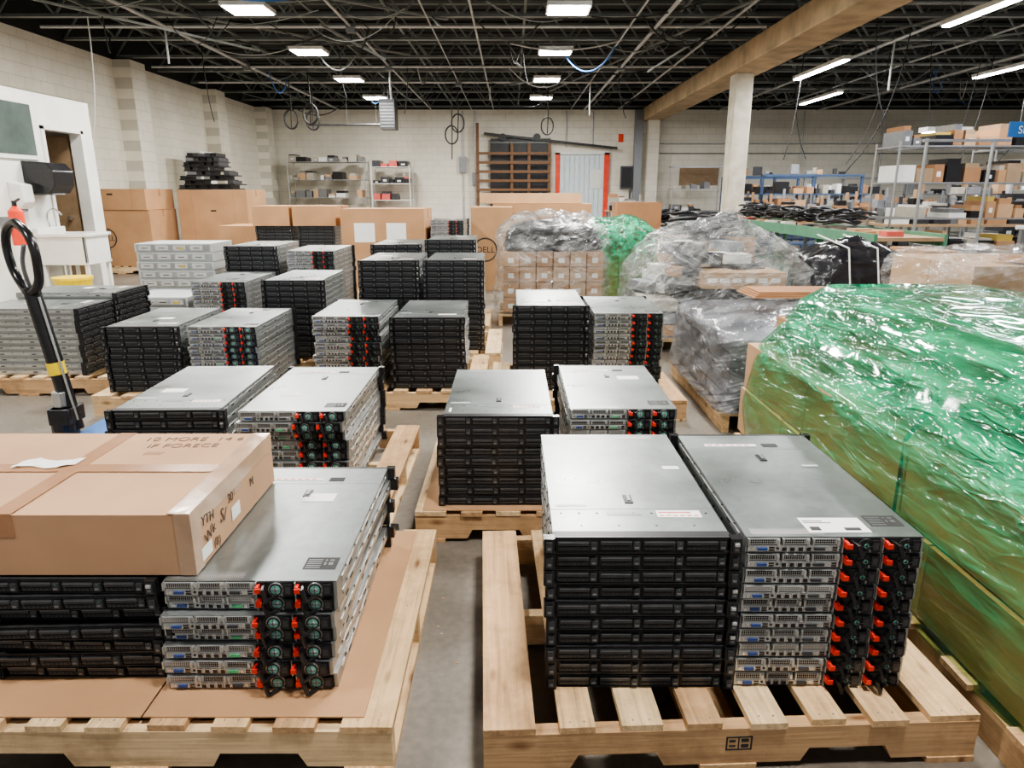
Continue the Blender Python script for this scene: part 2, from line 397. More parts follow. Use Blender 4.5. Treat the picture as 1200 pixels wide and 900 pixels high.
# ------------------------------------------------------------------ pallets
def pallet(x,y,rot=0,seed=0,h=.135):
    R=random.Random(seed); m=MB(); W,D=1.22,1.02
    n=8
    ws=[.125]+[R.choice((.085,.09,.10)) for _ in range(n-2)]+[.125]
    gap=(W-sum(ws))/(n-1); cx=-W/2
    for k in range(n):
        j=R.uniform(-.006,.006); dx=R.uniform(-.004,.004)
        mt='pine_y%d'%R.randrange(3)
        m.box(cx+dx,cx+ws[k]+dx,-D/2+j,D/2+j,h-.018,h,mt)
        for yy in (-D/2+.023,0,D/2-.023):
            for q in (.3,.7): m.cyl((cx+ws[k]*q+dx,yy),.003,h,h+.0006,'z','mid_grey',6)
        cx+=ws[k]+gap
    z0,z1=.016,h-.018
    for yy in (-D/2+.004,-.019,D/2-.042):
        nt=[(-.61,z0),(-.40,z0),(-.38,z0+.038),(-.19,z0+.038),(-.17,z0),(.17,z0),(.19,z0+.038),(.38,z0+.038),(.40,z0),(.61,z0),(.61,z1),(-.61,z1)]
        m.prism(nt,'y',yy,yy+.038,'pine_x%d'%R.randrange(3))
    for a,w in ((-.61,.12),(-.08,.14),(.49,.12)):
        m.box(a,a+w,-D/2,D/2,0,.016,'pine_y%d'%R.randrange(3))
    if seed==1:
        for a,b,c,d in ((-.02,.045,.055,.059),(-.02,.045,.091,.095),(-.02,-.016,.055,.095),(.041,.045,.055,.095),(.01,.013,.055,.095),(-.012,.004,.065,.07),(-.012,.004,.078,.085),(.018,.036,.062,.072),(.018,.036,.078,.088)):
            m.box(a,b,-D/2+.003,-D/2+.004,c,d,'print_black')
    return m.build('wooden_pallet',(x,y,0),rot,bevel=.002)
pallet(.52,1.92,math.radians(2.4),1)
pallet(-.90,1.91,0,2)
pallet(.22,3.08,0,3)
pallet(-1.12,3.14,0,4)
pallet(-.79,4.86,0,5)
pallet(.47,4.64,0,6)
pallet(-2.04,4.74,0,7)
pallet(-3.36,5.2,0,8)
pallet(-.70,5.96,0,9)
pallet(-2.0,5.86,0,10)
pallet(-2.06,6.98,0,11)
pallet(-.83,7.15,0,12)
pallet(-3.36,7.1,0,13)

# ------------------------------------------------------------------ servers
PITCH=.0425
def sides(m,y0,y1):
    for sx in (-1,1):
        x0,x1=(.217,.2195) if sx>0 else (-.2195,-.217)
        m.box(x0,x1,y0,y1,.014,.027,'steel_bright')
        for yy in (.12,.34,.56): m.box(x0-.001,x1+.001,yy,yy+.03,.017,.024,'seam_dark')
        for yy in (.09,.20,.28,.42,.50,.66): m.box(x0-.0005,x1+.0005,yy,yy+.008,.030,.034,'seam_dark')
def unit_front(v=0):
    m=MB(); R=random.Random(v)
    m.box(-.217,.217,.03,.75,.0008,.0405,'steel_side')
    sides(m,.05,.70)
    m.box(-.218,.218,.006,.03,.0005,.041,'black_plastic')
    m.box(-.214,.214,-.002,.006,.0385,.0408,'dark_grey')  # lip edges in lighter grey: their glimmer is put into the colour
    m.box(-.214,.214,-.004,.006,.0010,.0028,'dark_grey')
    for sx in (-1,1):
        a,b=(.214,.241) if sx>0 else (-.241,-.214)
        m.box(a,b,-.014,.012,.001,.0415,'black_gloss')
        m.box(a+.006,b-.006,-.019,-.014,.008,.034,'dark_grey')
        m.box(a+.009,b-.009,-.021,-.019,.014,.02,'mid_grey')
    w=.103
    for k in range(4):
        x=-.209+k*(w+.002); dy=R.uniform(-.002,.002)
        m.box(x,x+w,-.003+dy,.006,.005,.0365,'black_gloss')
        m.box(x+.004,x+w-.024,-.009+dy,-.003+dy,.022,.031,'dark_grey')
        m.box(x+.004,x+w-.024,-.0095+dy,-.009+dy,.0295,.031,'mid_grey')
        m.box(x+.004,x+w-.024,-.006+dy,-.003+dy,.008,.018,'seam_dark')
        for q in range(6):
            m.box(x+.008+q*.011,x+.014+q*.011,-.0075+dy,-.006+dy,.010,.016,'dark_grey')
        m.box(x+w-.02,x+w-.004,-.010+dy,-.003+dy,.009,.030,'dark_grey')
        m.box(x+w-.017,x+w-.007,-.012+dy,-.010+dy,.014,.018,'mid_grey')
        if R.random()<.5: m.box(x+w-.013,x+w-.011,-.0105+dy,-.010+dy,.026,.028,'led_green')
    if v%2: m.box(.222,.233,-.024,-.019,.026,.033,'steel_light')
    return m
def unit_rear(style=0,v=0):
    m=MB(); R=random.Random(v+5)
    m.box(-.217,.217,0,.735,.0008,.0405,'steel_side')
    sides(m,.05,.70)
    for sx in (-1,1):
        a,b=(.214,.241) if sx>0 else (-.241,-.214)
        m.box(a,b,.735,.762,.001,.0415,'black_gloss')
    m.box(-.217,.217,.735,.75,.001,.041,'black_plastic')
    m.box(-.214,.016,-.001,0,.003,.039,'seam_dark')
    for a,b in ((-.212,-.135),(-.128,-.062),(-.055,.012)):
        m.box(a,b,-.003,-.001,.0225,.0385,'steel_light')
        m.box(a+.004,b-.012,-.004,-.003,.0245,.0365,'perforated')
        m.box(b-.009,b-.003,-.011,-.001,.024,.037,'steel_bright')
        m.box(a-.003,a,-.012,-.001,.020,.040,'steel_bright')
    m.box(-.212,.012,-.002,-.001,.003,.0195,'steel_light')
    x=-.206
    for kind,w in (('c',.012),('v',.024),('u',.015),('g',.008),('e',.016),('e',.016),('e',.016),('e',.016),('s',.026),('c',.01),('u',.014),('g',.006)):
        if kind=='v': m.box(x,x+w,-.008,0,.0075,.0145,'port_blue'); m.box(x-.004,x+w+.004,-.005,0,.006,.016,'chrome')
        elif kind=='s': m.box(x,x+w,-.008,0,.0075,.0145,'led_green' if (v==1 and style) else 'dark_grey'); m.box(x-.003,x+w+.003,-.005,0,.006,.016,'chrome')
        elif kind=='e': m.box(x,x+w-.002,-.006,0,.0045,.018,'chrome'); m.box(x+.0015,x+w-.0035,-.0065,-.006,.0055,.0155,'black_plastic')
        elif kind=='u': m.box(x,x+w,-.005,0,.0045,.018,'chrome'); m.box(x+.001,x+w-.001,-.0055,-.005,.0055,.010,'black_plastic'); m.box(x+.001,x+w-.001,-.0055,-.005,.012,.0165,'black_plastic')
        elif kind=='g': m.cyl((x+.004,.011),.0035,-.004,0,'y','seam_dark',6)
        else: m.cyl((x+w/2,.011),.005,-.005,0,'y','chrome',8)
        x+=w+.004
    for cx in (.064,.162):
        a,b=cx-.046,cx+.046
        m.box(a,b,-.004,0,.002,.040,'black_plastic')
        m.box(a-.002,a,-.010,0,.002,.040,'steel_bright')
        fx=cx+(.010 if style==0 else .002)
        m.cyl((fx,.021),.0185,-.008,-.004,'y','steel_bright' if style else 'dark_grey',16)
        m.cyl((fx,.021),.0165,-.0095,-.008,'y','black_plastic',16)
        m.cyl((fx,.021),.0125 if style else .006,-.0105,-.0095,'y','fan_teal',12)
        m.cyl((fx,.021),.0065 if style else .003,-.0125,-.0105,'y','steel_light' if style else 'black_plastic',8)
        m.box(fx-.017,fx+.017,-.0135,-.0125,.0205,.0217,'dark_grey'); m.box(fx-.0006,fx+.0006,-.0135,-.0125,.004,.038,'dark_grey')
        m.box(a+.001,a+.009,-.022,-.004,.019,.035,'red_latch')
        m.box(a+.001,a+.015,-.027,-.022,.021,.033,'red_latch')
        m.bar((a+.018,-.004,.032),(a+.024,-.036,.034),.006,'black_gloss')
        m.bar((a+.024,-.036,.037),(a+.034,-.040,.006),.008,'black_gloss')
        m.bar((a+.034,-.040,.008),(a+.052,-.010,.006),.007,'black_gloss')
        m.box(b-.024,b-.003,-.012,-.004,.006,.036,'black_gloss'); m.box(b-.020,b-.007,-.0125,-.012,.012,.030,'dark_grey')
        m.box(b-.030,b-.026,-.014,-.004,.006,.012,'mid_grey')
    return m
UF=[unit_front(0),unit_front(1),unit_front(2)]; UR=[[unit_rear(0,0),unit_rear(0,1)],[unit_rear(1,0),unit_rear(1,1)]]
def top_front(m,z):
    m.box(-.2165,.2165,.155,.745,z-.0015,z+.0008,'steel_top')
    m.box(-.2165,.2165,.03,.150,z-.0015,z+.0005,'steel_top')
    m.box(-.2165,.2165,.150,.155,z-.002,z-.0005,'seam_dark')
    for k in range(9):
        m.cyl((-.19+k*.0475,.13),.0035,z,z+.0014,'z','seam_dark',8)
        if k%2: m.cyl((-.19+k*.0475,.06),.003,z,z+.0012,'z','seam_dark',8)
    m.box(-.012,.010,.19,.24,z+.0008,z+.0035,'black_plastic'); m.box(-.004,.004,.20,.235,z+.0035,z+.006,'mid_grey')
    m.box(-.16,.0,.70,.735,z+.0008,z+.0012,'perforated'); m.box(.03,.16,.70,.735,z+.0008,z+.0012,'perforated')
    m.box(.06,.175,.105,.145,z+.0009,z+.0014,'white_label')
    for k in range(6): m.box(.066+k*.018,.077+k*.018,.112,.118,z+.0014,z+.0017,'print_red')
    m.box(.066,.15,.130,.136,z+.0014,z+.0017,'print_red')
    m.box(-.07,.02,.118,.140,z+.0009,z+.0014,'mid_grey')
    m.box(-.2,-.12,.17,.185,z+.0009,z+.0012,'array_grey')
def top_rear(m,z):
    m.box(-.2165,.2165,.0,.60,z-.0015,z+.0008,'steel_top')
    m.box(-.2165,.2165,.605,.735,z-.0015,z+.0005,'steel_top')
    m.box(-.2165,.2165,.60,.605,z-.002,z-.0005,'seam_dark')
    m.box(-.012,.010,.50,.55,z+.0008,z+.0035,'black_plastic'); m.box(-.004,.004,.51,.545,z+.0035,z+.006,'mid_grey')
    m.box(-.15,.02,.63,.65,z+.0009,z+.0014,'white_label')
    for k in range(6): m.box(-.14+k*.024,-.125+k*.024,.636,.643,z+.0014,z+.0017,'print_red')
    m.box(-.20,-.02,.012,.04,z+.0008,z+.0012,'perforated')
    m.box(.04,.09,.625,.655,z+.0009,z+.0014,'print_black')
    m.box(.115,.20,.055,.115,z+.0008,z+.0013,'print_black')
    for k in range(5): m.box(.120,.158,.062+k*.010,.065+k*.010,z+.0013,z+.0016,'mid_grey')
    for k in range(5):
        for q in range(5):
            if (k*3+q*5+k*q)%3: m.box(.165+k*.006,.170+k*.006,.07+q*.007,.076+q*.007,z+.0013,z+.0016,'mid_grey')
def stack(x,y,n,kind,rot=0,z0=.1355,seed=0,jit=.004,style=0,lean=(0,0),extra=None,skew=0,yaw=1.2):
    R=random.Random(seed); m=MB()
    for k in range(n):
        u=R.choice(UF) if kind=='f' else R.choice(UR[style])
        f=k-(n-1)
        dx=R.uniform(-jit,jit)+lean[0]*f; dy=R.uniform(-jit,jit)*1.5+lean[1]*f; a=R.uniform(-1,1)*jit*yaw+skew*f
        if k==n-1: dx=dy=a=0
        m.add(u,dx,dy,k*PITCH,a,0,.375)
    zt=n*PITCH-.002
    (top_front if kind=='f' else top_rear)(m,zt)
    if extra:
        for (a,b,c,d,mt) in extra: m.box(a,b,c,d,zt+.001,zt+.0022+(.0006 if mt!='white_label' else 0),mt)
    elif R.random()<.6:
        ax=R.uniform(-.15,.05); ay=R.uniform(.2,.5)
        m.box(ax,ax+.10,ay,ay+.06,zt+.001,zt+.0018,'white_label')
    return m.build('server_stack',(x,y,z0),rot)
stack(.318,1.55,10,'f',seed=1,jit=.003,lean=(-.0012,.001),extra=[(.14,.19,.43,.455,'white_label')])
stack(.79,1.55,10,'r',seed=2,jit=.003,extra=[(-.055,.10,.02,.10,'white_label'),(-.05,.0,.08,.083,'print_black'),(-.05,.02,.07,.073,'print_black'),(-.045,-.02,.03,.05,'print_black'),(.04,.08,.03,.045,'print_black'),(.1,.15,.45,.465,'array_grey')])
stack(-.655,1.555,7,'r',seed=3,jit=.014,style=1,lean=(.003,.001),z0=.139)
stack(-1.135,1.57,7,'f',seed=4,jit=.016,z0=.1375,yaw=2.2,lean=(-.004,0),extra=[(-.1,-.05,.3,.35,'steel_top')])
stack(-.055,2.63,9,'f',seed=5,z0=.1395,extra=[(-.2,-.19,.05,.1,'white_label')])
stack(.455,2.72,9,'r',seed=6,style=1,jit=.008,z0=.1395)
stack(-.89,2.70,9,'r',seed=8,style=1,jit=.012,lean=(0,.001))
stack(-1.41,2.72,9,'f',seed=7,jit=.008,rot=.03)
stack(-1.07,4.45,11,'r',seed=9,jit=.01)
stack(-.54,4.41,11,'f',seed=10,jit=.008)
stack(.245,4.36,13,'f',seed=11)
stack(.73,4.32,12,'r',seed=12,jit=.006)
stack(-2.33,4.32,10,'f',seed=13,jit=.006,rot=.02)
stack(-1.82,4.32,10,'r',seed=14,style=1,jit=.006)
stack(-2.98,4.98,11,'f',rot=math.pi/2,seed=15,jit=.006)
stack(-2.98,5.47,12,'f',rot=math.pi/2,seed=16,jit=.006)
stack(-2.33,5.56,13,'r',seed=17)
stack(-1.66,5.32,14,'f',seed=18)
stack(-2.38,6.47,18,'f',seed=19)
stack(-1.84,6.47,17,'r',seed=20)
stack(-.97,5.55,17,'f',seed=21)
stack(-.46,5.55,17,'f',seed=22)
stack(-1.09,6.7,18,'f',seed=23)
stack(-.58,6.7,19,'f',seed=24)
def array_stack(x0,x1,y0,y1,n,z0=.136,h=.085):
    m=MB()
    for k in range(n):
        z=k*h; j=random.uniform(-.012,.012)
        m.box(j,x1-x0+j,0,y1-y0,z+.002,z+h-.002,'array_grey')
        m.box(.02+j,x1-x0-.02+j,-.006,0,z+.012,z+h-.012,'steel_side')
        for q in range(4):
            a=.04+q*(x1-x0-.08)/4
            m.box(a+j,a+j+.12,-.010,-.006,z+.02,z+h-.02,'steel_light'); m.box(a+j+.03,a+j+.09,-.011,-.010,z+.038,z+.045,'seam_dark')
        if k in (n-1,n-3): m.box(.42+j,.47+j,-.012,-.010,z+.03,z+.05,'bin_yellow')
    m.build('storage_array_stack',(x0,y0,z0),bevel=.002)
array_stack(-3.6,-2.86,6.8,7.3,9)
array_stack(-3.3,-2.76,5.95,6.45,6,z0=0.0)

m=MB(); m.box(-1.5,-.905,1.43,2.38,.1352,.1385,'cardboard'); m.box(-.90,-.36,1.43,2.40,.1352,.1385,'cardboard'); m.build('cardboard_slip_sheet')
m=MB(); m.box(-.36,.78,2.58,3.5,.1355,.139,'cardboard'); m.build('cardboard_slip_sheet')

# ------------------------------------------------------------------ cartons
def carton(x0,x1,y0,y1,z0,z1,mat='cardboard',rot=0,label=None,logo=False,name='cardboard_box',handles=False):
    w,d,h=(x1-x0)/2,(y1-y0)/2,z1-z0
    m=MB(); m.box(-w,w,-d,d,0,h-.004,mat)
    m.box(-w,w,-d,-.002,h-.004,h,mat); m.box(-w,w,.002,d,h-.004,h,mat)
    m.box(-w-.0015,w+.0015,-.03,.03,h-.002,h+.0012,'packing_tape')
    m.box(w,w+.0015,-.03,.03,h-.12,h,'packing_tape'); m.box(-w-.0015,-w,-.03,.03,h-.12,h,'packing_tape')
    if label:
        for (a,b,c,e) in label: m.box(a,b,-d-.002,-d,c,e,'white_label')
    if handles:
        m.box(-.05,.05,-d-.001,-d,h*.7,h*.7+.03,'print_black')
        for q in (-.6,.6): m.box(w*q-.003,w*q+.003,-d-.001,-d,0,h,'cardboard_dark')
    o=m.build(name,((x0+x1)/2,(y0+y1)/2,z0),rot,bevel=.004)
    if logo:
        cx,cy=(x0+x1)/2-.15*w*2,y0-.003; cz=z0+h*.5
        tube('printed_ring',[(cx+.16*math.cos(t*math.pi/6),cy,cz+.16*math.sin(t*math.pi/6)) for t in range(12)],.009,'print_black',o,True)
        text('printed_logo','DELL',(cx,cy,cz-.04),(math.pi/2,0,0),.12,'print_black',o)
    return o
w,d,h=.49,.30,.165
cm='cardboard_carton'
cb=MB()
cb.box(-w,w,-d,d,0,h-.004,cm); cb.box(-w,w,-d,-.0015,h-.004,h,cm); cb.box(-w,w,.0015,d,h-.004,h+.002,cm)
cb.box(-w,w+.0012,-.028,.028,h+.002,h+.0032,'packing_tape'); cb.box(w,w+.0012,-.028,.028,h-.07,h+.002,'packing_tape')
cb.box(-.0,.052,-d-.0012,d+.001,h+.0021,h+.0036,'packing_tape'); cb.box(0,.052,-d-.0012,-d,h-.06,h+.002,'packing_tape')
cb.box(w-.055,w+.0012,-d-.001,d+.001,h+.0021,h+.0040,'clear_tape'); cb.box(w,w+.0014,-d,d,h-.05,h+.002,'clear_tape'); cb.box(w,w+.0016,-d-.0012,-d+.05,0,h,'clear_tape')
cb.box(w-.04,w+.001,-d-.0014,-d,0,h+.002,'clear_tape')
T=(-1.285,1.875,.4395)
big=cb.build('shipping_carton',T,0,bevel=.004)
text('handwriting_1','10 MORE  14 6',(T[0]+.27,T[1]+.225,T[2]+h+.0035),(0,0,.02),.05,'marker_ink',big,off=-.0015)
text('handwriting_2','IF FORECE',(T[0]+.26,T[1]+.165,T[2]+h+.0035),(0,0,.04),.048,'marker_ink',big,off=-.0015)
text('handwriting_3','/////',(T[0]+.20,T[1]+.10,T[2]+h+.0035),(0,0,.0),.04,'marker_ink',big,off=-.0013)
for k,(s,yy,zz,sz,r) in enumerate((('YTH',-.21,.10,.04,.15),('Wk',-.20,.055,.045,-.2),('S/',-.12,.06,.055,.3),('30',-.06,.09,.04,.1),('(B)',-.17,.015,.035,.2),('M',.10,.07,.04,.1))):
    text('side_handwriting_%d'%k,s,(T[0]+w+.0022,T[1]+yy,T[2]+zz),(math.pi/2,r,math.pi/2),sz,'marker_ink',big,.0008,-.0009)
m=MB(); m.box(w+.0014,w+.002,-.06,.0,.03,.07,'white_label'); m.box(w+.0014,w+.002,-.26,-.20,.015,.05,'white_label'); m.build('side_labels',T,parent=big)
m=MB(); nx,ny=12,6
for j in range(ny+1):
    for i in range(nx+1):
        x=i/nx*.17;y=j/ny*.055+.012*math.sin(i*.6)
        m.v.append((x,y+x*.12,.004+.010*abs(noise.noise(Vector((x*30,y*40,3))))))
for j in range(ny):
    for i in range(nx):
        a=j*(nx+1)+i; m.f.append((a,a+1,a+nx+2,a+nx+1)); m.m.append(m.mi('white_label'))
m.build('packing_slip',(T[0]-.15,T[1]-.01,T[2]+h+.001),parent=big)

pallet(-6.8,12.8,0,30); pallet(-5.4,13.6,0,31)
carton(-7.4,-6.2,12.3,13.3,.136,1.08,logo=True)
carton(-7.42,-6.22,12.28,13.3,1.084,1.43,handles=True)
carton(-6.05,-4.8,13.1,14.1,.136,1.42,'cardboard',handles=True)
pallet(-2.85,9.95,0,32); pallet(-1.6,9.6,0,33)
stack(-3.16,9.5,19,'f',seed=40); stack(-2.6,9.5,19,'f',seed=41)
carton(-3.42,-2.93,9.45,10.25,.946,1.2,'cardboard'); carton(-2.89,-2.32,9.45,10.25,.946,1.2,'cardboard')
carton(-2.18,-1.12,9.12,10.05,.136,1.17,'cardboard',label=[(-.36,-.10,.62,.86),(.05,.30,.62,.86)])
stack(-.84,9.3,24,'r',seed=42,z0=0.002)
carton(-.58,0,10.12,10.9,.002,1.17,'cardboard',logo=True)
carton(-.45,1.2,11.3,12.2,.002,1.05,'cardboard_dark'); carton(-.3,1.25,11.3,12.2,1.055,1.2,'cardboard'); carton(-.5,1.1,11.4,12.1,1.205,1.36,'cardboard_light',rot=-.03)
carton(1.9,2.7,13,13.7,.002,1.2,'cardboard_dark'); carton(-4.3,-3.6,10.5,11.2,.002,.9,'cardboard')

# ------------------------------------------------------------------ wrapped loads
def film(name,x0,x1,y0,y1,z0,prof,mat,amp=.02,seed=0,parent=None,cuts=26,dome=.10,fold=0,yk=1.0):
    bm=bmesh.new(); bmesh.ops.create_cube(bm,size=2.0)
    bmesh.ops.subdivide_edges(bm,edges=bm.edges[:],cuts=cuts,use_grid_fill=True)
    H=prof[-1][0]; cx,cy=(x0+x1)/2,(y0+y1)/2; hw,hd=(x1-x0)/2,(y1-y0)/2
    def ins(z):
        for (a,i),(b,j) in zip(prof,prof[1:]):
            if z<=b: 
                t=(z-a)/(b-a) if b>a else 0; return i+(j-i)*t
        return prof[-1][1]
    zb=prof[0][0]
    for v in bm.verts:
        u,vv,t=v.co; z=zb+(H-zb)*(t+1)/2; I=ins(z)
        L=max(abs(u),abs(vv)); e=(abs(u)**10+abs(vv)**10)**.1 if L>0 else 1
        k=L/e if L>0 else 1
        px=cx+u*k*(hw-I); py=cy+vv*k*(hd-I*yk)
        if t>.999: z=H-dome*max(0,L-.35)**2
        nv=Vector((px*3+seed,py*3,z*3)); dd=noise.noise(nv)*amp+noise.noise(nv*3.1)*amp*.5
        dd+=fold*abs(noise.noise(Vector((px*2+seed,py*2.5,z*14+py*4))))
        dirv=Vector((px-cx,py-cy,0)); 
        if dirv.length>0: dirv.normalize()
        if t>.999: z+=dd*1.4
        else: px+=dirv.x*dd; py+=dirv.y*dd
        v.co=(px,py,z)
    me=bpy.data.meshes.new(name); bm.to_mesh(me); bm.free(); me.materials.append(MATS[mat])
    me.polygons.foreach_set('use_smooth',[True]*len(me.polygons))
    o=bpy.data.objects.new(name,me); COL.objects.link(o)
    if parent: attach(o,parent)
    return o
def boxgrid(m,x0,x1,y0,y1,z0,z1,nx,ny,nz,mats,gap=.006,R=random,label=False):
    for i in range(nx):
        for j in range(ny):
            for k in range(nz):
                a=x0+(x1-x0)*i/nx;b=x0+(x1-x0)*(i+1)/nx;c=y0+(y1-y0)*j/ny;d_=y0+(y1-y0)*(j+1)/ny;e=z0+(z1-z0)*k/nz;f=z0+(z1-z0)*(k+1)/nz
                q=R.uniform(0,gap)
                m.box(a+gap/2,b-gap/2,c+q,d_-gap/2,e+.001,f-gap/2,R.choice(mats))
                if label and j==0: m.box((a+b)/2-.03,(a+b)/2+.03,c+q-.002,c+q,e+.04,e+.09,'white_label')
R=random.Random(5)
pal=empty('green_wrapped_pallet_load',(1.9,2.4,0))
m=MB()
for k,(za,zb_,xi,ny) in enumerate(((.13,.37,1.225,4),(.372,.61,1.24,3))):
    boxgrid(m,xi,2.5,1.28,3.62,za,zb_,3,ny,1,['cardboard_light','cardboard'],.008,R)
m.box(1.36,2.45,1.35,3.55,.612,.76,'cardboard'); m.box(1.50,2.35,1.6,3.45,.762,.87,'cardboard')
m.box(1.95,2.25,3.0,3.3,.872,.91,'cardboard_light'); m.build('inner_boxes',parent=pal)
film('green_film_wrap',1.195,2.62,1.22,3.68,0,[(.10,0.02),(.3,.0),(.56,.035),(.62,.05),(.70,.12),(.86,.21),(.95,.34)],'green_film',.010,3,pal,44,.06,.0,.6)
m=MB()
pts=[(1.235,1.95,.12),(1.22,2.05,.35),(1.25,2.1,.61),(1.38,2.15,.76)]
for a,b in zip(pts,pts[1:]): m.bar(a,b,.010,'print_black')
m.build('strap',parent=pal)
m=MB()
for k in range(9): m.box(1.2,2.55,1.3+k*.27,1.42+k*.27,.10,.118,'pine_x%d'%R.randrange(3))
for xx in (1.22,1.87,2.5): m.box(xx,xx+.04,1.3,3.6,.0,.10,'pine_y1')
m.build('pallet_base',parent=pal)
g=empty('wrapped_equipment_load',(1.75,4.6,0))
m=MB(); boxgrid(m,1.26,2.3,3.95,5.3,.14,.55,2,3,5,['dark_grey','mid_grey','foam_grey'],.01,R)
for k in range(6): m.box(1.22,2.3,3.92+k*.25,4.04+k*.25,.10,.118,'pine_x%d'%R.randrange(3))
for xx in (1.24,1.75,2.26): m.box(xx,xx+.04,3.92,5.3,0,.10,'pine_y0')
m.build('equipment',parent=g)
film('grey_film_wrap',1.2,2.36,3.86,5.36,0,[(.13,0),(.3,.01),(.55,.03),(.60,.09)],'grey_film',.012,9,g,30,.03,.03)
m=MB(); 
for k in range(4): m.box(1.75+k*.02,2.5+k*.01,5.05+k*.02,5.45,.63+k*.010,.638+k*.010,'cardboard_dark')
m.build('flattened_cardboard')
g=empty('wrapped_equipment_heap',(1.8,6.6,0))
m=MB(); R2=random.Random(12)
boxgrid(m,1.15,2.45,6.12,7.15,.14,.46,4,2,3,['foam_grey','mid_grey','cardboard','beige_metal'],.02,R2)
for k in range(34):
    cx=R2.uniform(1.25,2.25); cy=R2.uniform(6.3,7.0); zz=R2.choice((.47,.56,.65,.74,.83)); 
    sh=1-(zz-.4)*.9; cx=1.82+(cx-1.75)*sh*1.1
    t=MB(); a,b=R2.uniform(.1,.24)*sh,R2.uniform(.08,.2); t.box(-a,a,-b,b,0,.085,R2.choice(['foam_grey','mid_grey','dark_grey','beige_metal','white_plastic','cardboard']))
    m.add(t,cx,cy,zz,R2.uniform(-.5,.5))
m.box(1.66,2.38,6.10,6.6,.56,.70,'cardboard_light')
for k in range(6): m.box(1.70+k*.11,1.78+k*.11,6.097,6.10,.61,.65,'white_label')
for k in range(5): m.box(1.1,2.5,6.05+k*.26,6.17+k*.26,.10,.118,'pine_x%d'%R.randrange(3))
for xx in (1.1,1.75,2.44): m.box(xx,xx+.04,6.05,7.2,0,.10,'pine_y0')
m.build('equipment',parent=g)
film('clear_film_wrap',1.08,2.58,6.0,7.2,0,[(.13,0.02),(.4,0),(.7,.03),(.88,.12),(1.0,.26),(1.14,.46)],'clear_film',.08,14,g,38,.12,.07)
g=empty('wrapped_small_box_load',(.42,7.7,0))
m=MB(); boxgrid(m,-.1,.96,7.4,8.25,.14,.78,6,3,4,['cardboard_light','cardboard'],.012,R,True)
for k in range(5): m.box(-.14,1.0,7.36+k*.2,7.46+k*.2,.10,.118,'pine_x%d'%R.randrange(3))
for xx in (-.14,.4,.96): m.box(xx,xx+.04,7.36,8.28,0,.10,'pine_y0')
m.build('small_boxes',parent=g)
film('black_equipment_pile',-.07,.94,7.42,8.22,0,[(.79,.0),(.9,.02),(1.02,.08),(1.08,.2)],'black_film',.05,21,g,22,.06,.04)
film('clear_film_wrap',-.17,1.03,7.32,8.34,0,[(.13,0),(.5,.01),(.85,.02),(1.0,.05),(1.14,.2)],'clear_film',.05,24,g,34,.08,.06)
g=empty('green_wrapped_bundle',(1.35,9.4,0))
m=MB(); boxgrid(m,.95,1.8,9.1,9.9,.01,.95,2,2,3,['cardboard'],.01,R); m.build('inner_boxes',parent=g)
film('green_film_wrap',.88,1.88,9.0,10,0,[(.01,0),(.9,.03),(1.06,.2)],'green_film',.04,30,g,18)
g=empty('black_bagged_load',(3.08,6.6,0))
film('black_bags',2.76,3.58,6.2,7.2,0,[(.005,0.03),(.4,0),(.8,.06),(.93,.25)],'black_film',.06,33,g,26,.1,.05)
film('black_bags_top',2.85,3.42,6.3,6.9,0,[(.8,0),(.90,.08),(.95,.2)],'black_film',.06,35,g,14)
m=MB()
for yy in (2.95,3.2): 
    for a,b in zip([(yy,6.14,.1),(yy,6.12,.6),(yy,6.22,.90)],[(yy,6.12,.6),(yy,6.22,.90),(yy,6.9,.98)]): m.bar(a,b,.010,'white_plastic')
m.build('straps',parent=g)
g=empty('wrapped_carton_stack',(3.6,4.9,0))
m=MB(); boxgrid(m,2.95,4.3,4.5,5.5,.02,.92,3,2,2,['cardboard','cardboard_light'],.012,R); m.box(3.3,3.6,4.5,4.8,.93,.97,'cardboard'); m.build('cartons',parent=g)
film('clear_film_wrap',2.88,4.38,4.42,5.58,0,[(.01,0),(.85,.0),(.95,.06),(1.0,.18)],'clear_film',.025,44,g,30,.06,.04)
carton(3.72,4.05,6.4,7.0,.002,.86,'cardboard'); carton(2.5,2.84,5.0,5.6,.002,.5,'cardboard_dark')
# ------------------------------------------------------------------ cables
def cables(x,y,z,r,n,name='cable_pile',seed=0,rad=.012):
    R=random.Random(seed); e=empty(name,(x,y,z))
    for k in range(n):
        cx=x+R.uniform(-r,r)*.5; cy=y+R.uniform(-r,r)*.5; rr=r*R.uniform(.3,.7); zz=z+rad+k*.012
        pts=[(cx+rr*math.cos(t*.9)*R.uniform(.8,1.2),cy+rr*math.sin(t*.9)*R.uniform(.8,1.2),zz+R.uniform(0,.07)) for t in range(8)]
        tube('cable_%d'%k,pts,rad,'black_plastic',e)
    return e
cv=empty('conveyor_table',(4.5,11.2,0))
m=MB(); m.box(4.1,4.85,8,14.3,.84,.88,'wood_bench'); m.box(4.06,4.10,8,14.3,.78,.92,'green_paint'); m.box(4.85,4.89,8,14.3,.78,.92,'green_paint')
for k in range(5):
    y=8.1+k*1.5
    for x in (4.1,4.8): m.box(x,x+.05,y,y+.05,0,.84,'green_paint')
    m.box(4.1,4.85,y,y+.05,.25,.29,'green_paint')
for k in range(24):
    a=4.14+R.uniform(0,.35); m.box(a,a+R.uniform(.12,.33),8.2+k*.25,8.38+k*.25,.88,.90+R.uniform(0,.05),R.choice(['cardboard_light','beige_metal','mid_grey','dark_grey','print_red','cardboard','white_plastic']))
m.build('table',parent=cv)
for k in range(6): cables(4.45+R.uniform(-.1,.1),9.6+k*.8,.93,.34,14,seed=50+k,rad=.016)
